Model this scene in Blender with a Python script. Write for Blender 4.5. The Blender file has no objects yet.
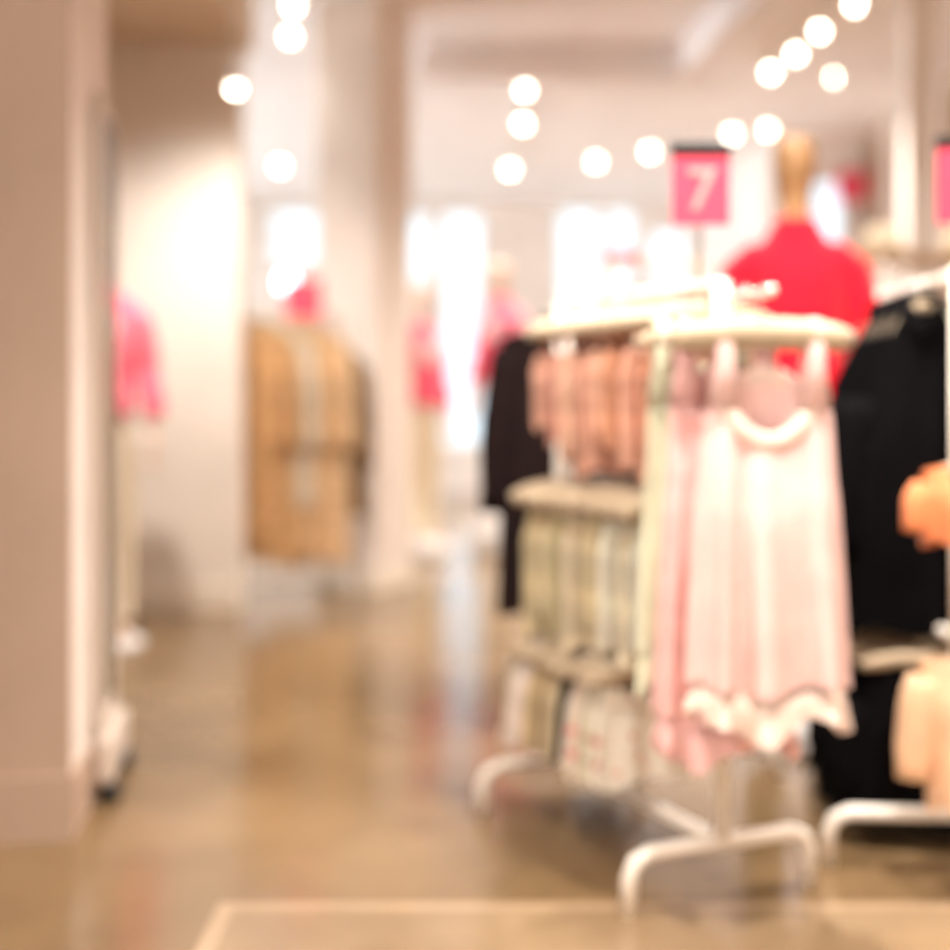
import bpy, bmesh, math, random
from mathutils import Vector, Matrix
random.seed(7)
S = bpy.context.scene
COL = S.collection
F = 1300.0            # focal length in pixels of the 950 px frame
HZ = 400.0            # horizon row
H = 1.15              # camera height
PI = math.pi

def srgb(c):
    out = []
    for v in c:
        v = v / 255.0
        out.append(v / 12.92 if v <= 0.04045 else ((v + 0.055) / 1.055) ** 2.4)
    return tuple(out) + (1.0,)

def at(px, py, d):
    """place in the room seen at a pixel, at depth d"""
    return Vector(((px - 475.0) / F * d, d, H - (py - HZ) / F * d))

# ------------------------------------------------------------------ materials
def mat(name, c, rough=0.6, var=0.0, scale=8.0, bump=0.0, bscale=60.0, sheen=0.0, metal=0.0, spec=0.5, c2=None, sub=0.0):
    m = bpy.data.materials.new(name); m.use_nodes = True
    nt = m.node_tree; b = nt.nodes['Principled BSDF']
    b.inputs['Base Color'].default_value = srgb(c)
    b.inputs['Roughness'].default_value = rough
    b.inputs['Metallic'].default_value = metal
    b.inputs['Specular IOR Level'].default_value = spec
    b.inputs['Sheen Weight'].default_value = sheen
    if sub: b.inputs['Transmission Weight'].default_value = 0.0
    tc = nt.nodes.new('ShaderNodeTexCoord')
    if var > 0 or c2:
        n = nt.nodes.new('ShaderNodeTexNoise'); n.inputs['Scale'].default_value = scale; n.inputs['Detail'].default_value = 4
        nt.links.new(tc.outputs['Object'], n.inputs['Vector'])
        r = nt.nodes.new('ShaderNodeValToRGB')
        r.color_ramp.elements[0].position = 0.38; r.color_ramp.elements[1].position = 0.62
        lo = c2 if c2 else tuple(max(0, v * (1 - var)) for v in c)
        hi = c if c2 else tuple(min(255, v * (1 + var * 0.5)) for v in c)
        r.color_ramp.elements[0].color = srgb(lo); r.color_ramp.elements[1].color = srgb(hi)
        nt.links.new(n.outputs['Fac'], r.inputs['Fac']); nt.links.new(r.outputs['Color'], b.inputs['Base Color'])
    if bump > 0:
        n2 = nt.nodes.new('ShaderNodeTexNoise'); n2.inputs['Scale'].default_value = bscale
        nt.links.new(tc.outputs['Object'], n2.inputs['Vector'])
        bp = nt.nodes.new('ShaderNodeBump'); bp.inputs['Strength'].default_value = bump; bp.inputs['Distance'].default_value = 0.01
        nt.links.new(n2.outputs['Fac'], bp.inputs['Height']); nt.links.new(bp.outputs['Normal'], b.inputs['Normal'])
    return m

def fab(name, c, var=0.08, c2=None, scale=14): return mat(name, c, 0.85, var, scale, 0.25, 220, 0.15, 0, 0.25, c2)

def printed(name, c, spot):
    """light cloth with small printed blossoms"""
    m = fab(name, c); nt = m.node_tree; b = nt.nodes['Principled BSDF']
    v = nt.nodes.new('ShaderNodeTexVoronoi'); v.inputs['Scale'].default_value = 22
    tc = [n for n in nt.nodes if n.type == 'TEX_COORD'][0]
    nt.links.new(tc.outputs['Object'], v.inputs['Vector'])
    r = nt.nodes.new('ShaderNodeValToRGB')
    r.color_ramp.elements[0].position = 0.22; r.color_ramp.elements[1].position = 0.34
    r.color_ramp.elements[0].color = srgb(spot); r.color_ramp.elements[1].color = srgb(c)
    nt.links.new(v.outputs['Distance'], r.inputs['Fac']); nt.links.new(r.outputs['Color'], b.inputs['Base Color'])
    return m

def glow(name, c, s):
    m = bpy.data.materials.new(name); m.use_nodes = True
    b = m.node_tree.nodes['Principled BSDF']
    b.inputs['Base Color'].default_value = srgb(c)
    b.inputs['Emission Color'].default_value = srgb(c); b.inputs['Emission Strength'].default_value = s
    return m

def glass(name, tint=(245, 250, 252), share=0.12, rough=0.02):
    m = bpy.data.materials.new(name); m.use_nodes = True
    nt = m.node_tree; nt.nodes.clear()
    o = nt.nodes.new('ShaderNodeOutputMaterial'); mx = nt.nodes.new('ShaderNodeMixShader')
    t = nt.nodes.new('ShaderNodeBsdfTransparent'); t.inputs['Color'].default_value = srgb(tint)
    g = nt.nodes.new('ShaderNodeBsdfGlossy'); g.inputs['Roughness'].default_value = rough
    mx.inputs[0].default_value = share
    nt.links.new(t.outputs[0], mx.inputs[1]); nt.links.new(g.outputs[0], mx.inputs[2]); nt.links.new(mx.outputs[0], o.inputs[0])
    return m

M = {}
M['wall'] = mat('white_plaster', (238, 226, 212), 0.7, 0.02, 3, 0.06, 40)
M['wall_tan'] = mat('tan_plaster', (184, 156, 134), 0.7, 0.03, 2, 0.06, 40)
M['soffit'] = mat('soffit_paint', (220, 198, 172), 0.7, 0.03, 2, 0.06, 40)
M['ceiling'] = mat('ceiling_paint', (246, 238, 236), 0.8, 0.02, 2)
M['far_wall'] = mat('far_wall_paint', (240, 230, 224), 0.8, 0.02, 2)
M['column'] = mat('column_paint', (236, 222, 210), 0.6, 0.02, 3)
M['base'] = mat('baseboard_paint', (236, 222, 204), 0.45)
M['frame'] = mat('window_frame_paint', (235, 232, 228), 0.45)
M['metal'] = mat('cream_powder_coated_metal', (240, 228, 212), 0.35, 0, 8, 0, 60, 0, 0.0, 0.5)
M['chrome'] = mat('brushed_steel', (200, 196, 190), 0.3, 0, 8, 0, 60, 0, 0.9)
M['black_metal'] = mat('black_metal', (30, 27, 25), 0.45)
M['white_plastic'] = mat('white_plastic', (238, 232, 226), 0.4)
M['grey_plastic'] = mat('grey_plastic', (206, 188, 172), 0.5)
M['pad'] = mat('cream_padded_satin', (190, 166, 134), 0.7, 0.05, 20, 0.3, 80, 0.3)
M['hook'] = mat('steel_wire', (205, 200, 190), 0.25, 0, 8, 0, 60, 0, 0.9)
M['mannequin'] = mat('tan_mannequin_shell', (166, 124, 82), 0.5, 0.03, 4)
M['mannequin_pale'] = mat('pale_mannequin_shell', (236, 206, 180), 0.45, 0.03, 4)
def add_print(m):
    nt = m.node_tree; b = nt.nodes['Principled BSDF']; src = b.inputs['Base Color'].links[0].from_socket
    tc = [n for n in nt.nodes if n.type == 'TEX_COORD'][0]
    mp = nt.nodes.new('ShaderNodeVectorMath'); mp.operation = 'SUBTRACT'; mp.inputs[1].default_value = (0.0, -0.13, 1.42); nt.links.new(tc.outputs['Object'], mp.inputs[0])
    ln = nt.nodes.new('ShaderNodeVectorMath'); ln.operation = 'LENGTH'; nt.links.new(mp.outputs[0], ln.inputs[0])
    lt = nt.nodes.new('ShaderNodeMath'); lt.operation = 'LESS_THAN'; lt.inputs[1].default_value = 0.085; nt.links.new(ln.outputs['Value'], lt.inputs[0])
    mx = nt.nodes.new('ShaderNodeMix'); mx.data_type = 'RGBA'; nt.links.new(lt.outputs[0], mx.inputs[0]); nt.links.new(src, mx.inputs[6]); mx.inputs[7].default_value = srgb((250, 236, 226))
    nt.links.new(mx.outputs[2], b.inputs['Base Color'])
M['red'] = fab('crimson_jersey', (236, 2, 34), 0.04)
M['pink_shirt'] = mat('hot_pink_shirt_cloth', (250, 84, 116), 0.8, 0, 3, 0.2, 200, 0.2, 0, 0.3, (254, 140, 158))
M['cream_trouser'] = fab('cream_trouser_cloth', (240, 224, 196), 0.02)
add_print(M['pink_shirt'])
M['olive_trouser'] = fab('olive_trouser_cloth', (112, 96, 56), 0.1)
M['sign_red'] = mat('sign_red_card', (248, 72, 98), 0.5)
M['sign_light'] = mat('sign_pale_figure', (246, 160, 152), 0.5)
M['lens'] = glow('lamp_lens', (255, 240, 220), 12.0)
M['globe'] = glow('lamp_globe', (240, 244, 255), 6.0)
M['glass'] = glass('window_glass')
M['acrylic'] = glass('gate_acrylic', (236, 236, 230), 0.25, 0.15)
M['brown'] = mat('brown_panel', (150, 112, 82), 0.6, 0.12, 3)
M['shelf_wood'] = mat('light_wood_shelf', (206, 170, 128), 0.5, 0.1, 6)

# floor: large polished slabs of brown concrete with pale joints
fm = bpy.data.materials.new('polished_concrete_slabs'); fm.use_nodes = True
nt = fm.node_tree; b = nt.nodes['Principled BSDF']
tc = nt.nodes.new('ShaderNodeTexCoord')
sp = nt.nodes.new('ShaderNodeSeparateXYZ'); nt.links.new(tc.outputs['Object'], sp.inputs[0])
def mth(op, a, b2=None):
    n = nt.nodes.new('ShaderNodeMath'); n.operation = op
    for i, v in enumerate((a, b2)):
        if v is None: continue
        if isinstance(v, (int, float)): n.inputs[i].default_value = v
        else: nt.links.new(v, n.inputs[i])
    return n.outputs[0]
# the entrance zone: paler slabs with a pale edging strip
inside = mth('MINIMUM', mth('ADD', sp.outputs[0], 0.585), mth('SUBTRACT', 2.975, sp.outputs[1]))
zone = nt.nodes.new('ShaderNodeMix'); zone.data_type = 'RGBA'
nt.links.new(mth('GREATER_THAN', inside, 0.0), zone.inputs[0])
zone.inputs[6].default_value = srgb((136, 110, 79)); zone.inputs[7].default_value = srgb((158, 132, 102))
edge = nt.nodes.new('ShaderNodeMix'); edge.data_type = 'RGBA'
nt.links.new(mth('LESS_THAN', mth('ABSOLUTE', mth('SUBTRACT', inside, 0.02)), 0.02), edge.inputs[0])
nt.links.new(zone.outputs[2], edge.inputs[6]); edge.inputs[7].default_value = srgb((186, 158, 128))
n1 = nt.nodes.new('ShaderNodeTexNoise'); n1.inputs['Scale'].default_value = 1.1; n1.inputs['Detail'].default_value = 5
nt.links.new(tc.outputs['Object'], n1.inputs['Vector'])
r1 = nt.nodes.new('ShaderNodeValToRGB'); r1.color_ramp.elements[0].position = 0.36; r1.color_ramp.elements[1].position = 0.64
r1.color_ramp.elements[0].color = (0.62, 0.58, 0.52, 1); r1.color_ramp.elements[1].color = (1.08, 1.06, 1.02, 1)
nt.links.new(n1.outputs['Fac'], r1.inputs['Fac'])
mx = nt.nodes.new('ShaderNodeMix'); mx.data_type = 'RGBA'; mx.blend_type = 'MULTIPLY'; mx.inputs[0].default_value = 1.0
nt.links.new(edge.outputs[2], mx.inputs[6]); nt.links.new(r1.outputs['Color'], mx.inputs[7])
nt.links.new(mx.outputs[2], b.inputs['Base Color'])
r2 = nt.nodes.new('ShaderNodeMapRange'); r2.inputs[3].default_value = 0.10; r2.inputs[4].default_value = 0.24
nt.links.new(n1.outputs['Fac'], r2.inputs[0]); nt.links.new(r2.outputs[0], b.inputs['Roughness'])
b.inputs['Specular IOR Level'].default_value = 0.55
M['floor'] = fm

# ------------------------------------------------------------------ mesh builder
class MB:
    def __init__(s): s.v = []; s.f = []; s.sm = []
    def add(s, vs, fs, smooth=True):
        o = len(s.v); s.v += [tuple(p) for p in vs]
        for f in fs: s.f.append(tuple(i + o for i in f)); s.sm.append(smooth)
        return s
    def box(s, x0, x1, y0, y1, z0, z1, bev=0.0):
        bm = bmesh.new(); bmesh.ops.create_cube(bm, size=1)
        for v in bm.verts:
            v.co = ((x0 + x1) / 2 + v.co.x * (x1 - x0), (y0 + y1) / 2 + v.co.y * (y1 - y0), (z0 + z1) / 2 + v.co.z * (z1 - z0))
        if bev: bmesh.ops.bevel(bm, geom=bm.edges[:], offset=bev, segments=2, affect='EDGES', profile=0.5)
        bm.verts.index_update()
        s.add([v.co[:] for v in bm.verts], [[v.index for v in f.verts] for f in bm.faces], False); bm.free(); return s
    def loft(s, rings, cap0=False, cap1=False):
        n = len(rings[0]); vs = [p for r in rings for p in r]; fs = []
        for i in range(len(rings) - 1):
            for j in range(n):
                k = (j + 1) % n
                fs.append((i * n + j, i * n + k, (i + 1) * n + k, (i + 1) * n + j))
        if cap0: fs.append(tuple(reversed(range(n))))
        if cap1: fs.append(tuple((len(rings) - 1) * n + j for j in range(n)))
        return s.add(vs, fs)
    def tube(s, pts, rad, seg=10, flat=1.0, caps=True):
        pts = [Vector(p) for p in pts]
        if not isinstance(rad, (list, tuple)): rad = [rad] * len(pts)
        rings = []; up = None
        for i, p in enumerate(pts):
            t = (pts[min(i + 1, len(pts) - 1)] - pts[max(i - 1, 0)]).normalized()
            if up is None:
                up = Vector((0, 1, 0)) if abs(t.y) < 0.9 else Vector((0, 0, 1))
            a = t.cross(up)
            if a.length < 1e-4: a = t.cross(Vector((1, 0, 0)))
            a.normalize(); up = a.cross(t).normalized()
            rings.append([p + (a * math.cos(q) + up * math.sin(q) * flat) * rad[i] for q in [2 * PI * k / seg for k in range(seg)]])
        return s.loft(rings, caps, caps)
    def lathe(s, prof, seg=24, c=(0, 0, 0)):
        rings = [[(c[0] + r * math.cos(2 * PI * k / seg), c[1] + r * math.sin(2 * PI * k / seg), c[2] + z) for k in range(seg)] for r, z in prof]
        return s.loft(rings, True, True)
    def prism(s, poly, z0, z1):
        n = len(poly)
        vs = [(x, y, z0) for x, y in poly] + [(x, y, z1) for x, y in poly]
        fs = [tuple(reversed(range(n))), tuple(range(n, 2 * n))] + [(i, (i + 1) % n, n + (i + 1) % n, n + i) for i in range(n)]
        return s.add(vs, fs, False)
    def obj(s, name, m, parent=None, loc=None, rz=0.0):
        me = bpy.data.meshes.new(name); me.from_pydata(s.v, [], s.f)
        me.polygons.foreach_set('use_smooth', s.sm); me.update()
        bm = bmesh.new(); bm.from_mesh(me); bmesh.ops.recalc_face_normals(bm, faces=bm.faces[:]); bm.to_mesh(me); bm.free()
        me.materials.append(m)
        o = bpy.data.objects.new(name, me); COL.objects.link(o)
        if parent: o.parent = parent
        if loc is not None: o.location = loc
        o.rotation_euler.z = rz
        return o

def tag(o, label=None, cat=None, group=None, kind=None):
    if label: o['label'] = label
    if cat: o['category'] = cat
    if group: o['group'] = group
    if kind: o['kind'] = kind
    return o
def thing(name, label, cat, loc=(0, 0, 0), rz=0.0, group=None):
    o = bpy.data.objects.new(name, None); COL.objects.link(o); o.empty_display_size = 0.1
    o.location = loc; o.rotation_euler.z = rz
    return tag(o, label, cat, group)
def struct(name, mb, m, label=None, cat=None):
    return tag(mb.obj(name, m), label, cat, None, 'structure')
ORD = ['nearest', 'second', 'third', 'fourth', 'fifth', 'sixth', 'seventh', 'eighth', 'ninth', 'tenth', 'eleventh', 'twelfth']
def nth(i, n): return 'nearest' if i == 0 else ('farthest' if i == n - 1 else ORD[i] + ' from the front')

# ------------------------------------------------------------------ the room
CE = 3.6
struct('floor', MB().box(-4.75, 3.75, -1.5, 16.3, -0.12, 0), M['floor'], 'polished brown concrete floor of large slabs', 'floor')
struct('ceiling', MB().box(-4.75, 3.75, -1.5, 16.3, CE, CE + 0.12), M['ceiling'], 'pale pinkish painted ceiling', 'ceiling')
# far wall with its windows, the glass set in frames
def wx(px): return (px - 475) / F * 16
def wz(py): return H - (py - HZ) / F * 16
wins = [(270, 318, 210, 264, 1, [238]), (404, 429, 212, 446, 1, [284, 312]), (441, 482, 212, 446, 1, [287, 312]),
        (558, 600, 207, 330, 1, []), (607, 635, 207, 330, 1, []), (650, 686, 230, 330, 1, [])]
def holed(name, x0, x1, y0, y1, z1, holes, m, label):
    mb = MB(); xs = sorted(holes)
    cur = x0
    for a, b2, lo, hi in xs:
        mb.box(cur, a, y0, y1, 0, z1); mb.box(a, b2, y0, y1, 0, lo); mb.box(a, b2, y0, y1, hi, z1); cur = b2
    mb.box(cur, x1, y0, y1, 0, z1)
    return struct(name, mb, m, label, 'wall')
holes = [(wx(a), wx(b2), wz(d), min(wz(c), 3.5)) for a, b2, c, d, _, _ in wins]
holed('wall_back', -4.6, 2.95, 16.0, 16.2, CE, holes, M['far_wall'], 'pale far wall pierced by tall windows')
WL = ['small high window left of the column', 'tall narrow window just right of the column', 'tall wide window in the middle of the far wall',
      'bright tall window right of the middle', 'bright narrow window beside the wide one on the right', 'low window behind the hanging red sign']
def window(i, a, b2, lo, hi, y, bars, label):
    t = thing('window_%d' % i, label, 'window', ((a + b2) / 2, y, lo)); t['kind'] = 'structure'
    w = (b2 - a) / 2; h = hi - lo; e = 0.035
    fr = MB().box(-w, -w + e, -0.02, 0.06, 0, h).box(w - e, w, -0.02, 0.06, 0, h).box(-w + e, w - e, -0.02, 0.06, 0, e).box(-w + e, w - e, -0.02, 0.06, h - e, h)
    for z in bars: fr.box(-w + e, w - e, -0.01, 0.05, z - lo - 0.03, z - lo + 0.03)
    fr.obj('window_frame', M['frame'], t)
    MB().box(-w + e, w - e, 0.018, 0.024, e, h - e).obj('window_pane', M['glass'], t)
for i, ((a, b2, c, d, _, bars), hl) in enumerate(zip(wins, holes)):
    window(i + 1, hl[0], hl[1], hl[2], hl[3], 16.05, [wz(z) for z in bars], WL[i])
# right-hand end wall, nearer, with one narrow window
e0, e1 = (812 - 475) / F * 12, (846 - 475) / F * 12
h0, h1 = H - (252 - HZ) / F * 12, H - (178 - HZ) / F * 12
holed('wall_back_right', 2.72, 3.6, 12.0, 12.15, CE, [(e0, e1, h0, h1)], M['far_wall'], 'short end wall with one narrow window on the right')
window(7, e0, e1, h0, h1, 12.05, [], 'narrow bright window right of the tan mannequin head')
struct('wall_return', MB().box(2.72, 2.85, 12.15, 16.0, 0, CE), M['far_wall'], 'return wall beside the far windows', 'wall')
lw = MB().box(-4.75, -4.6, -1.5, 8.2, 0, CE).box(-4.75, -4.6, 15.4, 16.2, 0, CE).box(-4.75, -4.6, 8.2, 15.4, 0, 0.3).box(-4.75, -4.6, 8.2, 15.4, 3.4, CE)
for y in (10.6, 13.0): lw.box(-4.75, -4.6, y - 0.1, y + 0.1, 0.3, 3.4)
struct('wall_left', lw, M['wall'], 'white left wall of the shop with added glazed openings for fill light', 'wall')
for i, (y0, y1) in enumerate([(8.2, 10.5), (10.7, 12.9), (13.1, 15.4)]):  # openings added out of view to let fill light into the far zone
    t = thing('window_%d' % (i + 8), 'added unseen fill-light window in the left wall, %s' % ['nearest', 'middle one', 'farthest'][i], 'window', (-4.68, (y0 + y1) / 2, 0.3)); t['kind'] = 'structure'
    hw = (y1 - y0) / 2
    MB().box(-0.03, 0.03, -hw, -hw + 0.05, 0, 3.1).box(-0.03, 0.03, hw - 0.05, hw, 0, 3.1).box(-0.03, 0.03, -hw + 0.05, hw - 0.05, 0, 0.05).box(-0.03, 0.03, -hw + 0.05, hw - 0.05, 3.05, 3.1).obj('window_frame', M['frame'], t)
    MB().box(-0.004, 0.004, -hw + 0.05, hw - 0.05, 0.05, 3.05).obj('window_pane', M['glass'], t)
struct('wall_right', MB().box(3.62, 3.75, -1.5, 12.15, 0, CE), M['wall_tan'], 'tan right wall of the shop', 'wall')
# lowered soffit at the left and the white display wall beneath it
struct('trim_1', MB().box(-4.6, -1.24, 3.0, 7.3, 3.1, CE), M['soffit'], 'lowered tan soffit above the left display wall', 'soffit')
struct('wall_display', MB().box(-2.9, -1.285, 7.1, 7.26, 0, 3.1), M['wall'], 'white spotlit display wall behind the left mannequin', 'wall')
struct('baseboard_left', MB().box(-2.9, -1.28, 7.07, 7.1, 0, 0.14, 0.006), M['base'], 'white baseboard of the display wall', 'baseboard')
# near partition at the left edge, turned a little
c0 = Vector((-1.06, 3.40)); sd = Vector((-0.130, 0.9915)); fd = Vector((-0.9915, -0.130))
def quad(o, l, w): return [tuple(o), tuple(o + fd * l), tuple(o + fd * l + sd * w), tuple(o + sd * w)]
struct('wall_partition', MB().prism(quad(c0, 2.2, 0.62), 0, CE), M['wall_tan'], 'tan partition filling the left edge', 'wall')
o2 = c0 - fd * 0.012 - sd * 0.012
struct('baseboard_partition', MB().prism([tuple(o2), tuple(o2 + fd * 2.2), tuple(o2 + fd * 2.2 + sd * 0.012), tuple(c0), tuple(c0 + sd * 0.62), tuple(o2 + sd * 0.632)], 0, 0.17),
       M['wall_tan'], 'tall baseboard round the foot of the partition', 'baseboard')
lit0 = c0 + sd * 0.02 - fd * 0.004
struct('trim_8', MB().prism([tuple(lit0), tuple(lit0 + fd * 0.004), tuple(lit0 + fd * 0.004 + sd * 0.6), tuple(lit0 + sd * 0.6)], 0.17, CE), M['column'], 'side of the tan partition, its light painted as a paler sheet', 'lit side')  # paler sheet paints the shop light falling on the partition's side face
# square column standing cornerwise
cp = [(-0.60, 7.80), (-0.97, 8.0), (-0.77, 8.37), (-0.40, 8.17)]
struct('column', MB().prism(cp, 0, CE), M['column'], 'square beige column standing cornerwise behind the coat rack', 'column')
cc = Vector((-0.685, 8.085))
struct('baseboard_column', MB().prism([tuple(cc + (Vector(p) - cc) * 1.05) for p in cp], 0, 0.12), M['base'], 'low plinth round the column', 'baseboard')
# duct under the ceiling
dd = thing('ceiling_duct', 'boxed pale duct bending under the ceiling', 'duct', (0, 0, 0)); dd['kind'] = 'structure'
MB().box(-0.4, 1.62, 9.0, 9.28, 3.38, 3.6, 0.02).obj('duct_run', M['ceiling'], dd)
MB().prism([(1.40, 9.1), (1.66, 9.1), (1.86, 7.0), (1.60, 7.0)], 3.40, 3.6).obj('duct_branch', M['ceiling'], dd)
# pilasters and brown bays on the right wall, and a slim post
for i, (y0, y1, lab) in enumerate([(9.97, 10.77, 'broad cream pilaster on the right wall'), (11.1, 11.25, 'narrow cream pilaster between the brown panels')]):
    struct('trim_%d' % (i + 2), MB().box(3.55, 3.62, y0, y1, 0, CE, 0.006), M['column'], lab, 'pilaster')
for i, (y0, y1, lab) in enumerate([(11.27, 11.86, 'brown panel in the far bay of the right wall'), (10.79, 11.08, 'narrow brown panel in the middle bay of the right wall'), (9.0, 9.95, 'brown panel at the right edge')]):
    struct('trim_%d' % (i + 4), MB().box(3.59, 3.62, y0, y1, 1.9, 3.42), M['brown'], lab, 'panel')
struct('trim_7', MB().box(2.58, 2.74, 7.75, 7.91, 0, CE, 0.01), M['column'], 'slim cream post rising to the ceiling at the right', 'post')

# ------------------------------------------------------------------ lamps
def spotlight(px, py, d, label, group, warm=(1, 0.97, 0.93), W=60, aim=(0, 0, -1), zc=CE, size=0.03, ang=120, pos=None, blend=0.9):
    p = Vector(pos) if pos else at(px, py, d)
    t = thing('track_spotlight', label, 'spotlight', p, 0, group)
    a = Vector(aim).normalized()
    q = Vector((0, 0, 1)).rotation_difference(-a).to_matrix()
    def rot(mb): mb.v = [tuple(q @ Vector(v)) for v in mb.v]; return mb
    hd = rot(MB().lathe([(0.03, 0.14), (size * 0.9, 0.12), (size, 0.06), (size * 1.08, 0.0), (size * 0.96, 0.0), (size * 0.9, 0.01)], 20)).obj('lamp_head', M['white_plastic'], t)
    rot(MB().lathe([(size * 0.94, 0.0), (size * 0.86, -0.02), (size * 0.5, -0.038), (0.004, -0.044)], 20)).obj('lamp_lens', M['lens'], hd)
    st = q @ Vector((0, 0, 0.1))
    MB().tube([st, (st.x, st.y, zc - p.z - 0.03)], 0.011, 8).obj('stem', M['white_plastic'], t)
    ld = bpy.data.lights.new('lamp_light', 'SPOT'); ld.energy = W; ld.color = warm; ld.spot_size = math.radians(ang); ld.spot_blend = blend; ld.shadow_soft_size = 0.07
    lo = bpy.data.objects.new('lamp_light', ld); COL.objects.link(lo); lo.parent = t
    lo.location = a * 0.05
    lo.rotation_euler = a.to_track_quat('-Z', 'Y').to_euler()
    return t
def dz(py, z=3.4): return (z - H) * F / (HZ - py)
LW = 100
mid = [(525, 88), (523, 122), (510, 168)]
for i, (px, py) in enumerate(mid):
    spotlight(px, py, dz(py), ['largest spotlight of the middle ceiling row', 'second spotlight down the middle ceiling row', 'lowest spotlight of the middle ceiling row'][i], 'middle ceiling spotlights', W=LW, aim=(0, 0.1, -1))
rgt = [(855, 3), (820, 30), (796, 53), (771, 71)]
for i, (px, py) in enumerate(rgt):
    spotlight(px, py, dz(py), ['spotlight cut by the top edge at the right', 'second spotlight of the slanting row at the top right', 'third spotlight of the slanting row at the top right', 'lowest spotlight of the slanting row at the top right'][i], 'right ceiling spotlights', W=LW, aim=(-0.2, -0.3, -1))
oth = [(650, 150, 'spotlight just left of the hanging red sign'), (596, 160, 'spotlight midway between the middle row and the red sign'),
       (732, 132, 'spotlight above the right corner of the red sign'), (768, 128, 'spotlight touching the tan mannequin head'), (834, 75, 'dim spotlight right of the slanting row')]
for px, py, lab in oth: spotlight(px, py, dz(py), lab, 'far ceiling spotlights', W=LW, aim=(0, 0.15, -1), size=0.03 if py != 75 else 0.016)
lft = [(293, 4, 'spotlight cut by the top edge at the left'), (290, 35, 'spotlight under the one at the top edge, left'), (280, 165, 'far spotlight between display wall and column')]
for px, py, lab in lft: spotlight(px, py, dz(py), lab, 'left ceiling spotlights', W=12, aim=(0.1, -0.3, -1), ang=90)
spotlight(235, 85, 6.3, 'spotlight hung at the corner of the white display wall', None, W=24, aim=(-0.05, 0.5, -1.0), zc=3.1, ang=130)
spotlight(0, 0, 0, 'added unseen spotlight under the soffit, washing the display wall', None, W=120, aim=(0.12, 0.8, -1.15), zc=3.1, pos=(-1.5, 5.25, 2.9), ang=105, blend=1.0)  # extra head added above the frame to brighten the display wall
# unseen heads above the front of the shop; the left-front one is added fill
fr = [((0.95, 2.15, 3.4), (0.0, 0.28, -1), 'spotlight over the front end of the central rack'), ((1.5, 3.2, 3.4), (-0.12, 0.0, -1), 'spotlight over the right rack'),
      ((0.65, 3.5, 3.4), (-0.05, 0.0, -1), 'spotlight over the middle of the central rack'), ((-1.0, 2.5, 3.4), (1.3, 0.85, -2.6), 'added unseen fill spotlight at the left front'),  # left-front head added to brighten the left flank of the garment tiers
      ((0.9, 5.4, 3.4), (0, -0.2, -1), 'spotlight over the rear rack'), ((-0.35, 1.0, 3.4), (0.3, 0.85, -1), 'spotlight just inside the entrance'), ((2.3, 5.4, 3.4), (-0.1, 0, -1), 'spotlight over the right aisle')]
FW = [220, 100, 175, 170, 60, 50, 60]
for (p, a, lab), w in zip(fr, FW): spotlight(0, 0, 0, lab, 'front ceiling spotlights', W=w, aim=a, pos=p, ang=105 if p[0] > -0.9 else 62)
# tracks
for lab, a, b2 in [('ceiling track carrying the middle spotlights', (0.37, 9.3), (0.37, 12.8)), ('ceiling track carrying the slanting right spotlights', (2.2, 7.0), (2.02, 9.0)), ('ceiling track carrying the left spotlights', (-1.02, 7.0), (-1.15, 8.2))]:
    v = Vector((b2[0] - a[0], b2[1] - a[1])); L = v.length
    o = MB().box(-L / 2, L / 2, -0.018, 0.018, CE - 0.035, CE, 0.004).obj('ceiling_track', M['white_plastic'], None, ((a[0] + b2[0]) / 2, (a[1] + b2[1]) / 2, 0), math.atan2(v.y, v.x))
    tag(o, lab, 'track', 'ceiling lighting tracks')
# two small globe pendants
for px, py, d, lab in [(287, 282, 11.5, 'small pale globe pendant left of the column'), (797, 190, 11.0, 'small pale globe pendant right of the mannequin head')]:
    p = at(px, py, d); t = thing('globe_pendant', lab, 'pendant lamp', p, 0, 'globe pendants')
    MB().lathe([(0.004, -0.07), (0.04, -0.058), (0.066, -0.025), (0.07, 0), (0.066, 0.025), (0.04, 0.058), (0.02, 0.07)], 20).obj('globe', M['globe'], t)
    MB().tube([(0, 0, 0.07), (0, 0, CE - p.z)], 0.006, 6).obj('cord', M['white_plastic'], t)

# ------------------------------------------------------------------ clothes
def ring_garment(w0, w1, w2, L, dep, top, pleats=9, amp=0.012, hemv=0.015, seed=0, rows=16, N=72, flare=0.6):
    """tube of cloth: half widths at top, underarm and hem; top(x, front) gives the upper edge"""
    rnd = random.Random(seed); ph = [rnd.uniform(0, 6.28) for _ in range(5)]
    rings = []
    for i in range(rows + 1):
        v = i / rows; r = []
        if v < 0.25: a = w0 + (w1 - w0) * (v / 0.25)
        else: a = w1 + (w2 - w1) * ((v - 0.25) / 0.75) ** flare
        bdep = dep * (0.30 + 0.70 * min(1, v * 3.0)) * (0.8 + 0.4 * v)
        for k in range(N):
            th = 2 * PI * k / N; c, s_ = math.cos(th), math.sin(th)
            x0 = math.copysign(abs(c) ** 0.85, c); y0 = math.copysign(abs(s_) ** 0.8, s_)
            f = (0.15 + v) * amp
            w = math.sin(pleats * th + ph[0] + 0.6 * math.sin(2 * th + ph[1])) + 0.5 * math.sin(pleats * 1.7 * th + ph[2])
            if k == 0: pass
            x = (a + f * w * 0.6 * abs(c)) * x0; y = (bdep + f * w) * y0
            zt = top(x0 * w0, s_ < 0)
            zb = -L + hemv * math.sin(3 * th + ph[3]) + hemv * 0.5 * math.sin(7 * th + ph[4])
            r.append((x, y, zt + (zb - zt) * v))
        rings.append(r)
    return MB().loft(rings)

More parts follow.
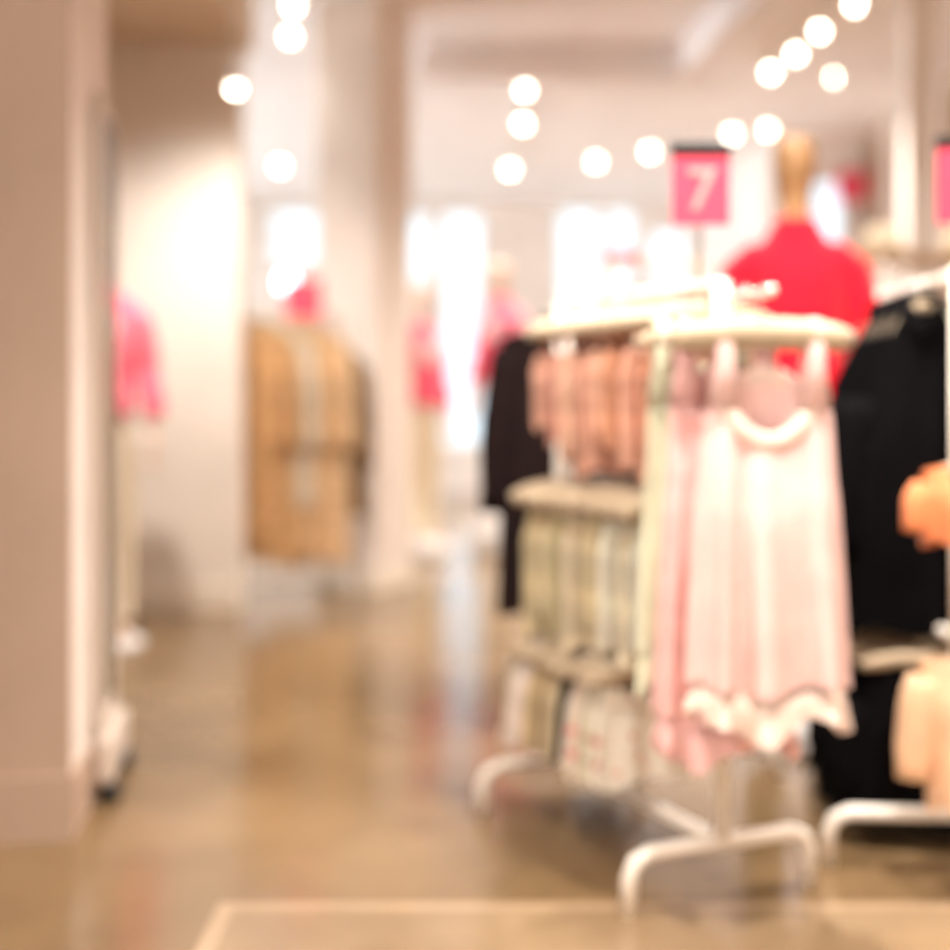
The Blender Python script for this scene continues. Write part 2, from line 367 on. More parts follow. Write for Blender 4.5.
def scoop(base, dip_f, dip_b, half):
    def f(x, front):
        q = min(1, abs(x) / half)
        return base - (dip_f if front else dip_b) * (1 - q * q)
    return f
def shoulders(slope, nw, dip_f, dip_b):
    def f(x, front):
        ax = abs(x)
        if ax >= nw: return -slope * (ax - nw)
        return -(dip_f if front else dip_b) * (1 - (ax / nw) ** 2)
    return f

def hanger(loc, rz, half, label, group, r=0.02, hook=0.085, m='pad', droop=0.035, mhook='hook'):
    """padded hanger; loc is the middle of its bar"""
    t = thing('clothes_hanger', label, 'hanger', loc, rz, group)
    pts = []; rad = []
    for k in range(13):
        q = -1 + k / 6; pts.append((half * q, 0, -droop * q * q)); rad.append(r * (0.55 + 0.45 * (1 - abs(q) ** 6)))
    MB().tube(pts, rad, 12).obj('padded_bar' if m == 'pad' else 'hanger_bar', M[m], t)
    hk = [(0, 0, r * 0.5), (0, 0, hook - 0.03)] + [(0.018 - 0.018 * math.cos(q), 0, hook - 0.018 + 0.018 * math.sin(q)) for q in [PI * j / 8 for j in range(9)]]
    MB().tube(hk, 0.0028, 6).obj('hook', M[mhook], t)
    return t

def camisole(loc, rz, m, label, group, half=0.16, L=0.36, seed=0, name='camisole', cat='camisole', trim=None, dep=0.022, flare=1.15, pl=9, amp=0.008, drop=0.075, hem_trim=0.0):
    t = thing(name, label, cat, loc, rz, group)
    tp = scoop(-drop, 0.035, 0.02, half * 0.62)
    if hem_trim: L1 = L - hem_trim
    else: L1 = L
    body = ring_garment(half * 0.80, half * 0.90, half * flare, L1, dep, tp, pl, amp, 0.012, seed)
    body.obj('body', m, t)
    for sgn in (-1, 1):
        x = sgn * half * 0.62
        MB().tube([(x, -dep * 0.45, -drop + 0.008), (x, -dep * 0.5, -0.02), (x, -0.014, 0.014), (x, 0.014, 0.014), (x, dep * 0.5, -0.02), (x, dep * 0.45, -drop + 0.012)], 0.007, 6, 0.5).obj('strap', trim or m, t)
    return t

def top_with_sleeves(loc, rz, m, label, group, half=0.20, L=0.6, sl=0.4, seed=0, name='blouse', cat='blouse', dep=0.04, flare=1.05, collar=None, slr=0.05, amp=0.010, pl=7, lap=None, neck=0.07, slope=0.28):
    t = thing(name, label, cat, loc, rz, group)
    tp = shoulders(slope, neck, 0.07, 0.02)
    ring_garment(half, half * 0.92, half * flare, L, dep, tp, pl, amp, 0.012, seed).obj('body', m, t)
    rnd = random.Random(seed + 99)
    for sgn in (-1, 1):
        sy = rnd.uniform(-0.012, 0.012)
        x = sgn * half; z0 = -slope * (half - neck) - 0.035
        pts = []; rad = []
        for k in range(8):
            q = k / 7; pts.append((x * (0.93 + 0.20 * q ** 0.7), sy * q - 0.01 * q, z0 - sl * q)); rad.append(slr * (0.75 + 0.35 * math.sin(PI * min(1, q * 1.2) * 0.8) - 0.15 * q) * (1 + 0.05 * math.sin(9 * q + seed)))
        MB().tube(pts, rad, 16, 0.75).obj('sleeve', m, t)
    if collar:
        MB().tube([(-neck, -0.012, 0.012), (-neck * 0.5, -dep * 0.7, -0.05), (0, -dep * 0.95, -0.10)], [0.012, 0.02, 0.008], 8, 0.6).tube(
            [(neck, -0.012, 0.012), (neck * 0.5, -dep * 0.7, -0.05), (0, -dep * 0.95, -0.10)], [0.012, 0.02, 0.008], 8, 0.6).tube(
            [(-neck, -0.005, 0.012), (-neck * 0.6, dep * 0.5, 0.026), (neck * 0.6, dep * 0.5, 0.026), (neck, -0.005, 0.012)], [0.014, 0.02, 0.02, 0.014], 8, 0.6).obj('collar', collar, t)
    return t

# ------------------------------------------------------------------ central rack
RD = Vector((-0.42, 0.907, 0)).normalized(); FD = Vector((0.92, 0.39, 0)).normalized(); HA = math.atan2(FD.y, FD.x)
P0 = Vector((0.57, 3.0, 0)); RL = 0.77
HB = math.atan2(-RD.x, RD.y)        # hangers across the rail
def rack_base_foot(mb, c, half, h=0.13, r=0.018, d=FD):
    a = c - d * half; b2 = c + d * half
    e = 0.05
    mb.tube([a, a + Vector((0, 0, h - e)), a + Vector((0, 0, h - e * 0.3)) + d * e * 0.3, a + Vector((0, 0, h)) + d * e, c + Vector((0, 0, h)), b2 + Vector((0, 0, h)) - d * e,
             b2 + Vector((0, 0, h - e * 0.3)) - d * e * 0.3, b2 + Vector((0, 0, h - e)), b2], r, 12)
    return mb
rk = thing('clothing_rack', 'cream metal three-tier clothing rack with bent feet, centre right', 'clothing rack', P0)
O = Vector((0, 0, 0)); PE = RD * RL
rack_base_foot(MB(), O, 0.245).obj('foot', M['metal'], rk)
rack_base_foot(MB(), PE, 0.245).obj('foot', M['metal'], rk)
MB().tube([O + Vector((0, 0, 0.13)), PE + Vector((0, 0, 0.13))], 0.016, 10).obj('base_rail', M['metal'], rk)
MB().tube([O + Vector((0, 0, 0.13)), O + Vector((0, 0, 1.425))], 0.019, 12).obj('post', M['metal'], rk)
MB().tube([PE + Vector((0, 0, 0.13)), PE + Vector((0, 0, 1.425))], 0.019, 12).obj('post', M['metal'], rk)
for z in (1.42, 0.985, 0.565): MB().tube([O + Vector((0, 0, z)), PE + Vector((0, 0, z))], 0.012, 10).obj('rail', M['metal'], rk)
MB().tube([O + Vector((0, 0, 1.385)), RD * -0.18 + Vector((0, 0, 1.385)), RD * -0.19 + Vector((0, 0, 1.395))], 0.009, 10).obj('face_out_arm', M['metal'], rk)

def on_rail(s_, z): p = P0 + RD * s_; return Vector((p.x, p.y, z))
# the three long slips on the front arm
M['dress'] = fab('pale_pink_satin', (247, 205, 195), 0.03); M['lace'] = fab('cream_lace', (246, 220, 202), 0.06, None, 60)
M['slip_green'] = fab('pale_green_satin', (226, 224, 192), 0.04); M['dress2'] = fab('rose_pink_satin', (246, 194, 186), 0.05)

def slip_dress(loc, rz, m, trim, label, half, L, seed, pl, amp, dep=0.05, flare=1.1):
    t = thing('slip_dress', label, 'dress', loc, rz, 'slips on the front arm')
    rnd = random.Random(seed)
    bust = -0.15
    def tp(x, front):
        q = abs(x) / (half * 0.66)
        dipped = (0.075 if front else -0.075) * (1 - min(1, q) ** 2)
        return bust - dipped - 0.05 * max(0, q - 1)
    up = ring_garment(half * 0.92, half * 0.96, half * flare, L - 0.07, dep, tp, pl, amp, 0.01, seed, 20, 128)
    up = up.obj('skirt_and_bodice', m, t)
    # lace hem and neckline trim follow the same folds
    hz = []
    low = ring_garment(half * flare, half * flare, half * flare * 1.03, 0.085, dep * 1.13, lambda x, f: 0.0, pl, amp * 0.95, 0.024, seed, 5, 128)
    low.v = [(x, y, z - (L - 0.075)) for x, y, z in low.v]
    low.obj('lace_hem', trim, up)
    for sy, dp in ((-1, 0.075), (1, -0.075)):
        pts = []; 
        for k in range(15):
            q = -1 + k / 7.0; x = half * 0.66 * q
            pts.append((x, sy * dep * 0.42 * math.sqrt(max(0.05, 1 - (x / (half * 0.95)) ** 2)), bust - dp * (1 - q * q) - 0.012))
        MB().tube(pts, 0.021, 8, 0.35).obj('neckline_trim', trim, up)
    for sgn in (-1, 1):
        x = sgn * half * 0.66
        MB().tube([(x, -dep * 0.4, bust - 0.01), (x, -dep * 0.45, bust * 0.5), (x * 1.02, -0.028, 0.01), (x * 1.02, 0, 0.03), (x * 1.02, 0.028, 0.01), (x, dep * 0.4, bust * 0.5), (x, dep * 0.4, bust - 0.01)], [0.034, 0.022, 0.018, 0.018, 0.018, 0.022, 0.034], 8, 0.25).obj('strap', m, t)
    return t
dl = P0 - RD * 0.165
slip_dress((0.642, dl.y, 1.295), 0.05, M['dress'], M['lace'], 'pale pink pleated slip dress with cream lace hem hanging in front', 0.152, 0.84, 3, 8, 0.024, 0.052, 1.08)
hanger((0.625, dl.y, 1.295), 0.05, 0.205, 'thick cream padded hanger holding the pale pink slip dress', 'hangers on the front arm', 0.036, 0.105, 'pad', 0.012)
d2 = P0 - RD * 0.10
slip_dress((0.560, d2.y, 1.30), 0.12, M['dress2'], M['dress2'], 'rose pink slip showing below and left behind the pale pink dress', 0.14, 0.925, 8, 7, 0.02, 0.035)
hanger((0.590, d2.y, 1.30), 0.12, 0.185, 'cream hanger holding the rose pink slip', 'hangers on the front arm', 0.02, 0.10, 'pad', 0.02)
d3 = P0 - RD * 0.045
slip_dress((0.515, d3.y, 1.30), 0.10, M['slip_green'], M['slip_green'], 'pale green slip peeping out left of the pink dress', 0.135, 0.78, 12, 7, 0.012, 0.03)
hanger((0.530, d3.y, 1.30), 0.10, 0.17, 'cream hanger holding the pale green slip', 'hangers on the front arm', 0.02, 0.10, 'pad', 0.02)

T1 = [((228, 182, 157), 'pale rose'), ((214, 154, 125), 'terracotta pink'), ((227, 169, 142), 'salmon pink'), ((207, 146, 113), 'rust pink'), ((230, 177, 149), 'peach pink'),
      ((214, 159, 135), 'dusty pink'), ((225, 177, 149), 'light peach'), ((207, 151, 131), 'mauve pink'), ((209, 156, 132), 'dull rose')]
for i, (c, nm) in enumerate(T1):
    p = on_rail(0.045 + 0.075 * i, 1.35); ps = HB + random.uniform(-0.08, 0.08)
    camisole(p, ps, fab(nm.replace(' ', '_') + '_satin', c, 0.1), '%s camisole, %s on the top rail of the central rack' % (nm, nth(i, 9)), 'camisoles on the top rail',
             0.170 + 0.012 * random.random(), 0.27 + 0.04 * (i * 7 % 4), 20 + i, flare=0.84)
    hanger(p, ps, 0.175, 'cream padded hanger, %s on the top rail of the central rack' % nth(i, 9), 'hangers on the top rail', 0.027, 0.08, 'pad', 0.02)
T2 = [((246, 238, 219), 'cream'), ((235, 221, 192), 'pale olive'), ((245, 235, 214), 'ivory'), ((216, 197, 158), 'olive'), ((232, 214, 182), 'khaki cream'), ((200, 184, 142), 'dark olive'), ((221, 201, 163), 'sage olive'), ((206, 187, 147), 'moss olive')]
for i, (c, nm) in enumerate(T2):
    p = on_rail(0.12 + 0.08 * i, 0.905); ps = HB + random.uniform(-0.08, 0.08)
    camisole(p, ps, fab(nm.replace(' ', '_') + '_cotton', c, 0.14), '%s camisole, %s on the middle rail of the central rack' % (nm, nth(i, 8)), 'camisoles on the middle rail',
             0.185 + 0.015 * random.random(), 0.33 + 0.035 * (i * 5 % 3), 50 + i, drop=0.05, flare=0.86)
    hanger(p, ps, 0.20, 'cream padded hanger, %s on the middle rail of the central rack' % nth(i, 8), 'hangers on the middle rail', 0.031, 0.09, 'pad', 0.02)
T3 = [('cream flowered', printed('cream_flowered_cotton', (240, 230, 212), (214, 140, 128))), ('off-white flowered', printed('off_white_flowered_cotton', (238, 228, 204), (186, 160, 116))),
      ('pink-edged cream', printed('pink_edged_cotton', (236, 218, 198), (230, 130, 120))), ('black', fab('black_satin', (14, 12, 12))),
      ('beige', fab('beige_cotton', (218, 194, 156), 0.12)), ('sand', fab('sand_cotton', (206, 180, 140), 0.12)), ('pinkish white', fab('pinkish_white_cotton', (232, 214, 204), 0.06)), ('oatmeal', fab('oatmeal_cotton', (214, 198, 172), 0.1))]
for i, (nm, m) in enumerate(T3):
    p = on_rail(0.27 + 0.066 * i, 0.485); ps = HB + random.uniform(-0.1, 0.1)
    camisole(p, ps, m, '%s camisole, %s on the lowest rail of the central rack' % (nm, nth(i, 8)), 'camisoles on the lowest rail', 0.185 + 0.02 * random.random() + (0.02 if i > 4 else 0), 0.28 if i < 3 else 0.26, 80 + i, drop=0.045, flare=0.98)
    hanger(p, ps, 0.19, 'cream padded hanger, %s on the lowest rail of the central rack' % nth(i, 8), 'hangers on the lowest rail', 0.024, 0.09, 'pad', 0.03)

# ------------------------------------------------------------------ plain straight racks
def straight_rack(a, b2, z, label, foot=0.22, r=0.015, low=None, h=0.10, m='metal', nm='clothing_rack'):
    a = Vector((a[0], a[1], 0)); b2 = Vector((b2[0], b2[1], 0)); d = (b2 - a).normalized(); n = Vector((d.y, -d.x, 0))
    if n.x < 0: n = -n
    t = thing(nm, label, 'clothing rack', a); L = (b2 - a)
    for c in (O, L):
        rack_base_foot(MB(), c, foot, h, r, n).obj('foot', M[m], t)
        MB().tube([c + Vector((0, 0, h)), c + Vector((0, 0, z + 0.02))], r, 10).obj('post', M[m], t)
    MB().tube([Vector((0, 0, h)), L + Vector((0, 0, h))], r * 0.8, 8).obj('base_rail', M[m], t)
    for zz in [z] + (low or []): MB().tube([Vector((0, 0, zz)), L + Vector((0, 0, zz))], r * 0.8, 10).obj('rail', M[m], t)
    return t, n
M['black'] = mat('black_wool', (9, 7, 8), 0.95, 0.1, 14, 0.25, 220, 0, 0, 0.08); M['brown_black'] = mat('dark_brown_wool', (30, 19, 18), 0.95, 0.1, 14, 0.25, 220, 0, 0, 0.1)
# black coats behind the central rack
straight_rack((0.30, 4.30), (0.34, 5.3), 1.50, 'cream rack of dark coats behind the central rack', 0.2)
for i in range(5):
    y = 4.42 + 0.17 * i; p = (0.302 + 0.04 * (y - 4.3), y, 1.405)
    nm = ['dark brown', 'black', 'dark brown', 'black', 'black'][i]
    top_with_sleeves(p, -0.02, M['brown_black'] if 'brown' in nm else M['black'], '%s long coat, %s on the rack behind the central rack' % (nm, nth(i, 5)), 'dark coats behind the central rack', 0.225, 0.98, 0.56, 110 + i, 'coat', 'coat', 0.055, 1.02, M['black'], 0.05)
    hanger((p[0], p[1], 1.405), -0.02, 0.19, 'cream hanger inside the %s dark coat behind the central rack' % nth(i, 5), 'hangers of the dark coats', 0.012, 0.105, 'pad', 0.045)

# rack of camel coats at the left, in front of the column
CA = (-1.33, 7.42); CB = (-0.62, 7.62)
cr, cn = straight_rack((-1.46, 7.36), (-0.78, 7.70), 1.66, 'white rack of camel coats left of the column', 0.12, 0.014)
CC = [((206, 158, 108), 'orange camel', 1.24), ((200, 156, 108), 'camel', 1.34), ((212, 196, 172), 'light grey beige', 1.05), ((222, 180, 134), 'peach beige', 1.32), ((226, 190, 148), 'pale peach', 1.38), ((134, 108, 80), 'taupe', 1.0)]
for i, (c, nm, L) in enumerate(CC):
    f = i / 5; x = -1.37 + 0.50 * f; y = 7.405 + 0.25 * f
    m = fab(nm.replace(' ', '_') + '_coat_wool', c, 0.1)
    z = 1.575 - (0.10 if i == 5 else 0.0)
    top_with_sleeves((x, y, z), 0.12, m, '%s coat on the left rack, %s' % (nm, ['beside the white wall', 'second from the white wall', 'between the two camel tones', 'just right of the grey beige coat', 'second from the column', 'nearest the column']
                     [i]), 'coats on the left rack', 0.215, L, 0.62, 140 + i, 'coat', 'coat', 0.03, 1.12, m, 0.045, slope=0.5)
    hanger((x, y, z), 0.12, 0.17, 'hanger inside the %s coat on the left rack' % nm, 'hangers on the left rack', 0.011, 0.10 if i < 5 else 0.2, 'pad', 0.05)

# rear rack of cream tops with the red number sign
straight_rack((0.52, 4.88), (1.55, 4.95), 1.66, 'rear cream rack behind the red mannequin', 0.2)
for i in range(10):
    x = 0.6 + 0.095 * i; y = 4.885 + 0.0068 * i * 10 * 0.1
    c = [(236, 222, 202), (228, 210, 186), (240, 230, 216), (220, 196, 168)][i % 4]
    top_with_sleeves((x, y, 1.575), 1.1, fab('cream_knit', c, 0.08), 'cream knit top, %s on the rear rack' % ('leftmost' if i == 0 else ('rightmost' if i == 9 else ORD[i] + ' from the left')), 'knit tops on the rear rack', 0.19, 0.55, 0.4, 170 + i, 'knit_top', 'top', 0.03, 1.0, None, 0.038)
    hanger((x, y, 1.575), 1.1, 0.17, 'hanger on the rear rack, %s' % ('leftmost' if i == 0 else ('rightmost' if i == 9 else ORD[i] + ' from the left')), 'hangers on the rear rack', 0.012, 0.10, 'pad', 0.04)

def text_mesh(s_, size, depth):
    cu = bpy.data.curves.new('figure', 'FONT'); cu.body = s_; cu.size = size; cu.extrude = depth; cu.align_x = 'CENTER'; cu.align_y = 'CENTER'; cu.offset = 0.0015
    ob = bpy.data.objects.new('figure', cu); COL.objects.link(ob)
    bpy.context.view_layer.update()
    me = bpy.data.meshes.new_from_object(ob.evaluated_get(bpy.context.evaluated_depsgraph_get()))
    bpy.data.objects.remove(ob); bpy.data.curves.remove(cu)
    return me
def sign(px, cy, d, w, h, label, figure=None, pole_to=None, clip=True, rz=0.0):
    p = at(px, cy, d)
    t = thing('price_sign', label, 'sign', p, rz)
    card = MB().box(-w / 2, w / 2, -0.004, 0.004, -h / 2, h / 2).obj('sign_card', M['sign_red'], t)
    if clip: MB().box(-w / 2 - 0.004, w / 2 + 0.004, -0.009, 0.009, h / 2, h / 2 + 0.03, 0.003).obj('clip_bar', M['black_metal'], t)
    if figure:
        me = text_mesh(figure, h * 0.88, 0.001); me.materials.append(M['sign_light'])
        o = bpy.data.objects.new('sign_figure', me); COL.objects.link(o); o.parent = card; o.location = (0.0, -0.0055, -0.005); o.rotation_euler = (PI / 2, 0, 0)
    if pole_to is not None: MB().tube([(0, 0.012, h / 2 if clip else 0), (0, 0.012, pole_to - p.z)], 0.006, 8).obj('pole', M['chrome'], t)
    return t
sign(701, 190, 3.0, 0.130, 0.160, 'red sign with a pale 7 and a black top bar above the central rack', '7', 1.42)
sign(965, 186, 3.2, 0.135, 0.185, 'red sign cut by the right edge of the photo', None, 1.47, True)
sign(303, 299, 7.545, 0.215, 0.215, 'small red sign above the camel coats', None, 1.66, False)
sign(620, 258, 4.885, 0.115, 0.05, 'tiny red card above the left end of the rear rack', None, 1.66, False)

# ------------------------------------------------------------------ right rack, cut by the edge
rr, rn = straight_rack((1.19, 3.20), (1.235, 3.93), 1.46, 'cream two-tier rack with dark coats at the right edge', 0.315, 0.017, [0.56], 0.13)
for i in range(6):
    f = 0.16 + 0.14 * i; x = 1.178 + 0.052 * f; y = 3.20 + 0.73 * f
    if i == 0: continue
    nm = ['', 'black', 'black', 'charcoal', 'black', 'black'][i]
    top_with_sleeves((x - 0.018, y, 1.40), -0.12, M['black'], 'black jacket, %s on the upper rail of the right rack' % nth(i - 1, 5), 'black jackets on the right rack', 0.155, 0.86, 0.42, 200 + i, 'jacket', 'jacket', 0.055, 1.3, M['black'], 0.04, slope=1.9, neck=0.045)
    hanger((x - 0.018, y, 1.40), -0.12, 0.085, 'cream hanger of the %s black jacket on the right rack' % nth(i - 1, 5), 'hangers on the right rack', 0.012, 0.06, 'pad', 0.10)
for i in range(5):
    f = 0.22 + 0.15 * i; x = 1.178 + 0.052 * f; y = 3.20 + 0.73 * f
    top_with_sleeves((x - 0.03, y, 0.48), -0.12, M['black'], 'black top, %s on the lower rail of the right rack' % nth(i, 5), 'black garments on the lower right rail', 0.165, 0.42, 0.22, 220 + i, 'black_top', 'top', 0.055, 1.35, None, 0.045, slope=0.75, neck=0.05)
    hanger((x - 0.03, y, 0.48), -0.12, 0.16, 'cream hanger of the %s garment on the lower right rail' % nth(i, 5), 'hangers on the lower right rail', 0.02, 0.08, 'pad', 0.02)
M['orange'] = fab('orange_knit', (230, 136, 86), 0.06); M['peach'] = fab('peach_cotton', (240, 196, 156), 0.05)

for z in (1.05, 0.595):
    MB().tube([(0, 0, z), (0.0, -0.17, z), (0.0, -0.185, z + 0.02)], 0.010, 8).obj('face_out_arm', M['metal'], rr)
top_with_sleeves((1.18, 3.06, 0.995), -0.05, M['orange'], 'short orange knit top on the front arm of the right rack', None, 0.125, 0.185, 0.11, 301, 'knit_top', 'top', 0.06, 1.0, None, 0.042, slope=0.2)
hanger((1.18, 3.06, 0.995), -0.05, 0.10, 'cream hanger holding the orange knit top', None, 0.012, 0.07, 'pad', 0.02)
top_with_sleeves((1.195, 3.06, 0.545), -0.05, M['peach'], 'peach cotton top low on the front arm of the right rack', None, 0.145, 0.36, 0.24, 302, 'cotton_top', 'top', 0.065, 0.8, None, 0.05, slope=0.15)
hanger((1.195, 3.06, 0.545), -0.05, 0.11, 'cream hanger holding the peach cotton top', None, 0.012, 0.065, 'pad', 0.02)

# ------------------------------------------------------------------ mannequins
def skin(name, verts, edges, m, parent, sub=2, crease_ends=False):
    """verts: (x, y, z, rx, ry); one continuous skinned surface rooted at vertex 0"""
    me = bpy.data.meshes.new(name); me.from_pydata([v[:3] for v in verts], edges, [])
    o = bpy.data.objects.new(name, me); COL.objects.link(o)
    sk = o.modifiers.new('skin', 'SKIN'); sk.use_smooth_shade = True; sk.branch_smoothing = 0.3
    if not me.skin_vertices: 
        bpy.context.view_layer.objects.active = o
    lay = me.skin_vertices[0].data
    for i, v in enumerate(verts): lay[i].radius = (v[3], v[4]); lay[i].use_root = (i == 0)
    su = o.modifiers.new('sub', 'SUBSURF'); su.levels = sub; su.render_levels = sub
    bpy.context.view_layer.update()
    dg = bpy.context.evaluated_depsgraph_get()
    me2 = bpy.data.meshes.new_from_object(o.evaluated_get(dg))
    bpy.data.objects.remove(o); bpy.data.meshes.remove(me)
    me2.name = name; me2.materials.clear(); me2.materials.append(m)
    me2.polygons.foreach_set('use_smooth', [True] * len(me2.polygons))
    o2 = bpy.data.objects.new(name, me2); COL.objects.link(o2); o2.parent = parent
    return o2
def body_mesh(m, parent, head=True):
    V = []; E = []
    def p(x, y, z, rx, ry=None, to=None):
        V.append((x, y, z, rx, ry or rx)); i = len(V) - 1
        if to is not None: E.append((to, i))
        return i
    pel = p(0, 0, 0.98, 0.145, 0.10)
    wa = p(0, 0, 1.15, 0.115, 0.085, pel); ch = p(0, 0, 1.36, 0.14, 0.10, wa); up = p(0, 0.0, 1.52, 0.09, 0.07, ch)
    nk = p(0, 0, 1.62, 0.05, 0.05, up); n2 = p(0, -0.005, 1.69, 0.05, 0.05, nk)
    if head:
        a = p(0, -0.02, 1.73, 0.07, 0.085, n2); b2 = p(0, -0.02, 1.80, 0.086, 0.105, a); c = p(0, -0.012, 1.865, 0.084, 0.10, b2); p(0, -0.005, 1.91, 0.055, 0.064, c)
    for s_ in (-1, 1):
        sh = p(s_ * 0.12, 0, 1.51, 0.062, 0.06, up); ar = p(s_ * 0.195, 0, 1.48, 0.05, 0.05, sh)
        el = p(s_ * 0.245, 0.025, 1.21, 0.037, 0.037, ar); wr = p(s_ * 0.262, -0.045, 0.97, 0.024, 0.024, el)
        pa = p(s_ * 0.265, -0.06, 0.915, 0.018, 0.034, wr); kn = p(s_ * 0.265, -0.07, 0.87, 0.015, 0.036, pa)
        for k, (dy, ln) in enumerate([(-0.027, 0.075), (-0.009, 0.085), (0.009, 0.08), (0.026, 0.06)]):
            f1 = p(s_ * 0.265, -0.07 + dy, 0.845, 0.0085, 0.0085, kn)
            f2 = p(s_ * 0.262, -0.074 + dy, 0.845 - ln * 0.5, 0.0078, 0.0078, f1); p(s_ * 0.252, -0.078 + dy, 0.845 - ln, 0.006, 0.006, f2)
        t1 = p(s_ * 0.25, -0.10, 0.90, 0.010, 0.010, pa); p(s_ * 0.238, -0.12, 0.862, 0.0075, 0.0075, t1)
        hp = p(s_ * 0.09, 0, 0.90, 0.09, 0.095, pel); th = p(s_ * 0.095, -0.005, 0.72, 0.078, 0.082, hp); k2 = p(s_ * 0.10, -0.01, 0.50, 0.054, 0.058, th)
        cf = p(s_ * 0.103, 0.012, 0.36, 0.052, 0.056, k2); an = p(s_ * 0.105, 0.02, 0.10, 0.034, 0.036, cf)
        ft = p(s_ * 0.11, -0.03, 0.05, 0.034, 0.028, an); p(s_ * 0.118, -0.14, 0.032, 0.032, 0.018, ft)
    return skin('body', V, E, m, parent)
def trousers(m, parent):
    V = [(0, 0, 0.99, 0.165, 0.12)]; E = []
    V.append((0, 0, 1.09, 0.15, 0.11)); E.append((0, 1))
    for s_ in (-1, 1):
        i = len(V)
        V += [(s_ * 0.095, 0, 0.90, 0.105, 0.115), (s_ * 0.10, -0.004, 0.68, 0.097, 0.102), (s_ * 0.105, -0.002, 0.46, 0.085, 0.088), (s_ * 0.108, 0.012, 0.22, 0.080, 0.082), (s_ * 0.109, 0.015, 0.10, 0.080, 0.08), (s_ * 0.109, 0.015, 0.094, 0.079, 0.079)]
        E += [(0, i)] + [(i + k, i + k + 1) for k in range(5)]
    return skin('trousers', V, E, m, parent)
def shirt(m, parent, hem=0.95, wide=1.0, sleeve=1.0):
    mb = MB(); N = 40
    prof = [(hem, 0.185, 0.14), (hem + 0.10, 0.182, 0.138), (1.20, 0.17, 0.13), (1.34, 0.182, 0.135), (1.45, 0.185, 0.125), (1.515, 0.165, 0.105), (1.555, 0.125, 0.088), (1.585, 0.105, 0.082), (1.61, 0.088, 0.074), (1.635, 0.078, 0.068)]
    rings = []
    for i, (z, a, bb) in enumerate(prof):
        k = max(0, 1 - i / 5.0)
        rings.append([((a * wide + 0.010 * k * math.sin(6 * q)) * math.cos(q), (bb + 0.010 * k * math.sin(5 * q + 1)) * math.sin(q), z) for q in [2 * PI * j / N for j in range(N)]])
    mb.loft(rings, True, True)
    for s_ in (-1, 1):
        mb.tube([(s_ * 0.07, 0, 1.50), (s_ * 0.14, 0, 1.495), (s_ * 0.20, 0.0, 1.455), (s_ * 0.236, 0.012, 1.34), (s_ * 0.252, 0.022, 1.21), (s_ * 0.268, -0.015, 1.10), (s_ * 0.274, -0.042, 1.01)], [0.06, 0.072, 0.072, 0.068, 0.062, 0.058, 0.054], 20)
    o = mb.obj('shirt', m, parent)
    rm = o.modifiers.new('remesh', 'REMESH'); rm.mode = 'VOXEL'; rm.voxel_size = 0.011; rm.use_smooth_shade = True
    sm = o.modifiers.new('smooth', 'SMOOTH'); sm.iterations = 5; sm.factor = 0.5
    bpy.context.view_layer.update()
    me = bpy.data.meshes.new_from_object(o.evaluated_get(bpy.context.evaluated_depsgraph_get()))
    o.modifiers.clear(); o.data = me
    me.polygons.foreach_set('use_smooth', [True] * len(me.polygons))
    return o
def mannequin(loc, rz, label, shell, top, bottom, plinth=0.03, hem=0.95, wide=1.0, sleeve=1.0, sc=1.0, sx=0.92):
    t = thing('mannequin', label, 'mannequin', (loc[0], loc[1], 0), rz)
    MB().lathe([(0.21, 0.0), (0.215, 0.008), (0.21, plinth - 0.006), (0.2, plinth), (0.01, plinth)], 32).obj('stand', M['white_plastic'], t)
    for o in (body_mesh(shell, t), trousers(bottom, t), shirt(top, t, hem, wide, sleeve)):
        o.location.z = plinth - 0.012; o.scale = (sc * sx, sc, sc)
    return t
mannequin((1.083, 4.40), PI - 0.15, 'tan egg-headed mannequin in a crimson top behind the central rack', M['mannequin'], M['red'], M['olive_trouser'], 0.04, 0.92, 1.0, 1.0, 1.06, 0.88)
mannequin((-1.775, 6.1), 0.45, 'mannequin in a pink shirt and cream trousers by the display wall', M['mannequin_pale'], M['pink_shirt'], M['cream_trouser'], 0.03, 1.02, 1.0, 1.0, 1.04)
mannequin((-0.41, 9.6), 0.8, 'far mannequin in pink just right of the column', M['mannequin_pale'], M['pink_shirt'], M['cream_trouser'], 0.10, 1.02, 1.0, 1.0, 1.0)
mannequin((0.19, 9.7), -0.8, 'far mannequin in pink on a higher plinth near the dark coats', M['mannequin_pale'], M['pink_shirt'], M['cream_trouser'], 0.28, 1.02, 1.0, 1.0, 1.0)

# ------------------------------------------------------------------ security gate panel beside the partition
g0 = Vector((-1.074, 3.70)); gd = Vector((-0.155, 0.988)); 
gt = thing('security_gate', 'tall pale security gate panel on black feet beside the tan partition', 'security gate', (g0.x, g0.y, 0), math.atan2(gd.y, gd.x))
gl = 0.38
MB().box(0.0, gl, -0.012, 0.012, 0.20, 0.24, 0.004).box(0, 0.03, -0.012, 0.012, 0.24, 1.98, 0.004).box(gl - 0.03, gl, -0.012, 0.012, 0.24, 1.98, 0.004).box(0, gl, -0.012, 0.012, 1.98, 2.03, 0.006).obj('frame', M['grey_plastic'], gt)
MB().box(0.03, gl - 0.03, -0.005, 0.005, 0.24, 1.98).obj('panel', M['acrylic'], gt)
MB().box(-0.01, gl + 0.03, -0.045, 0.013, 0.05, 0.19, 0.02).obj('base_cover', M['grey_plastic'], gt)
for x in (0.03, gl): MB().lathe([(0.028, 0), (0.032, 0.01), (0.026, 0.055), (0.01, 0.06)], 16, (x, -0.03, 0)).obj('foot', M['black_metal'], gt)

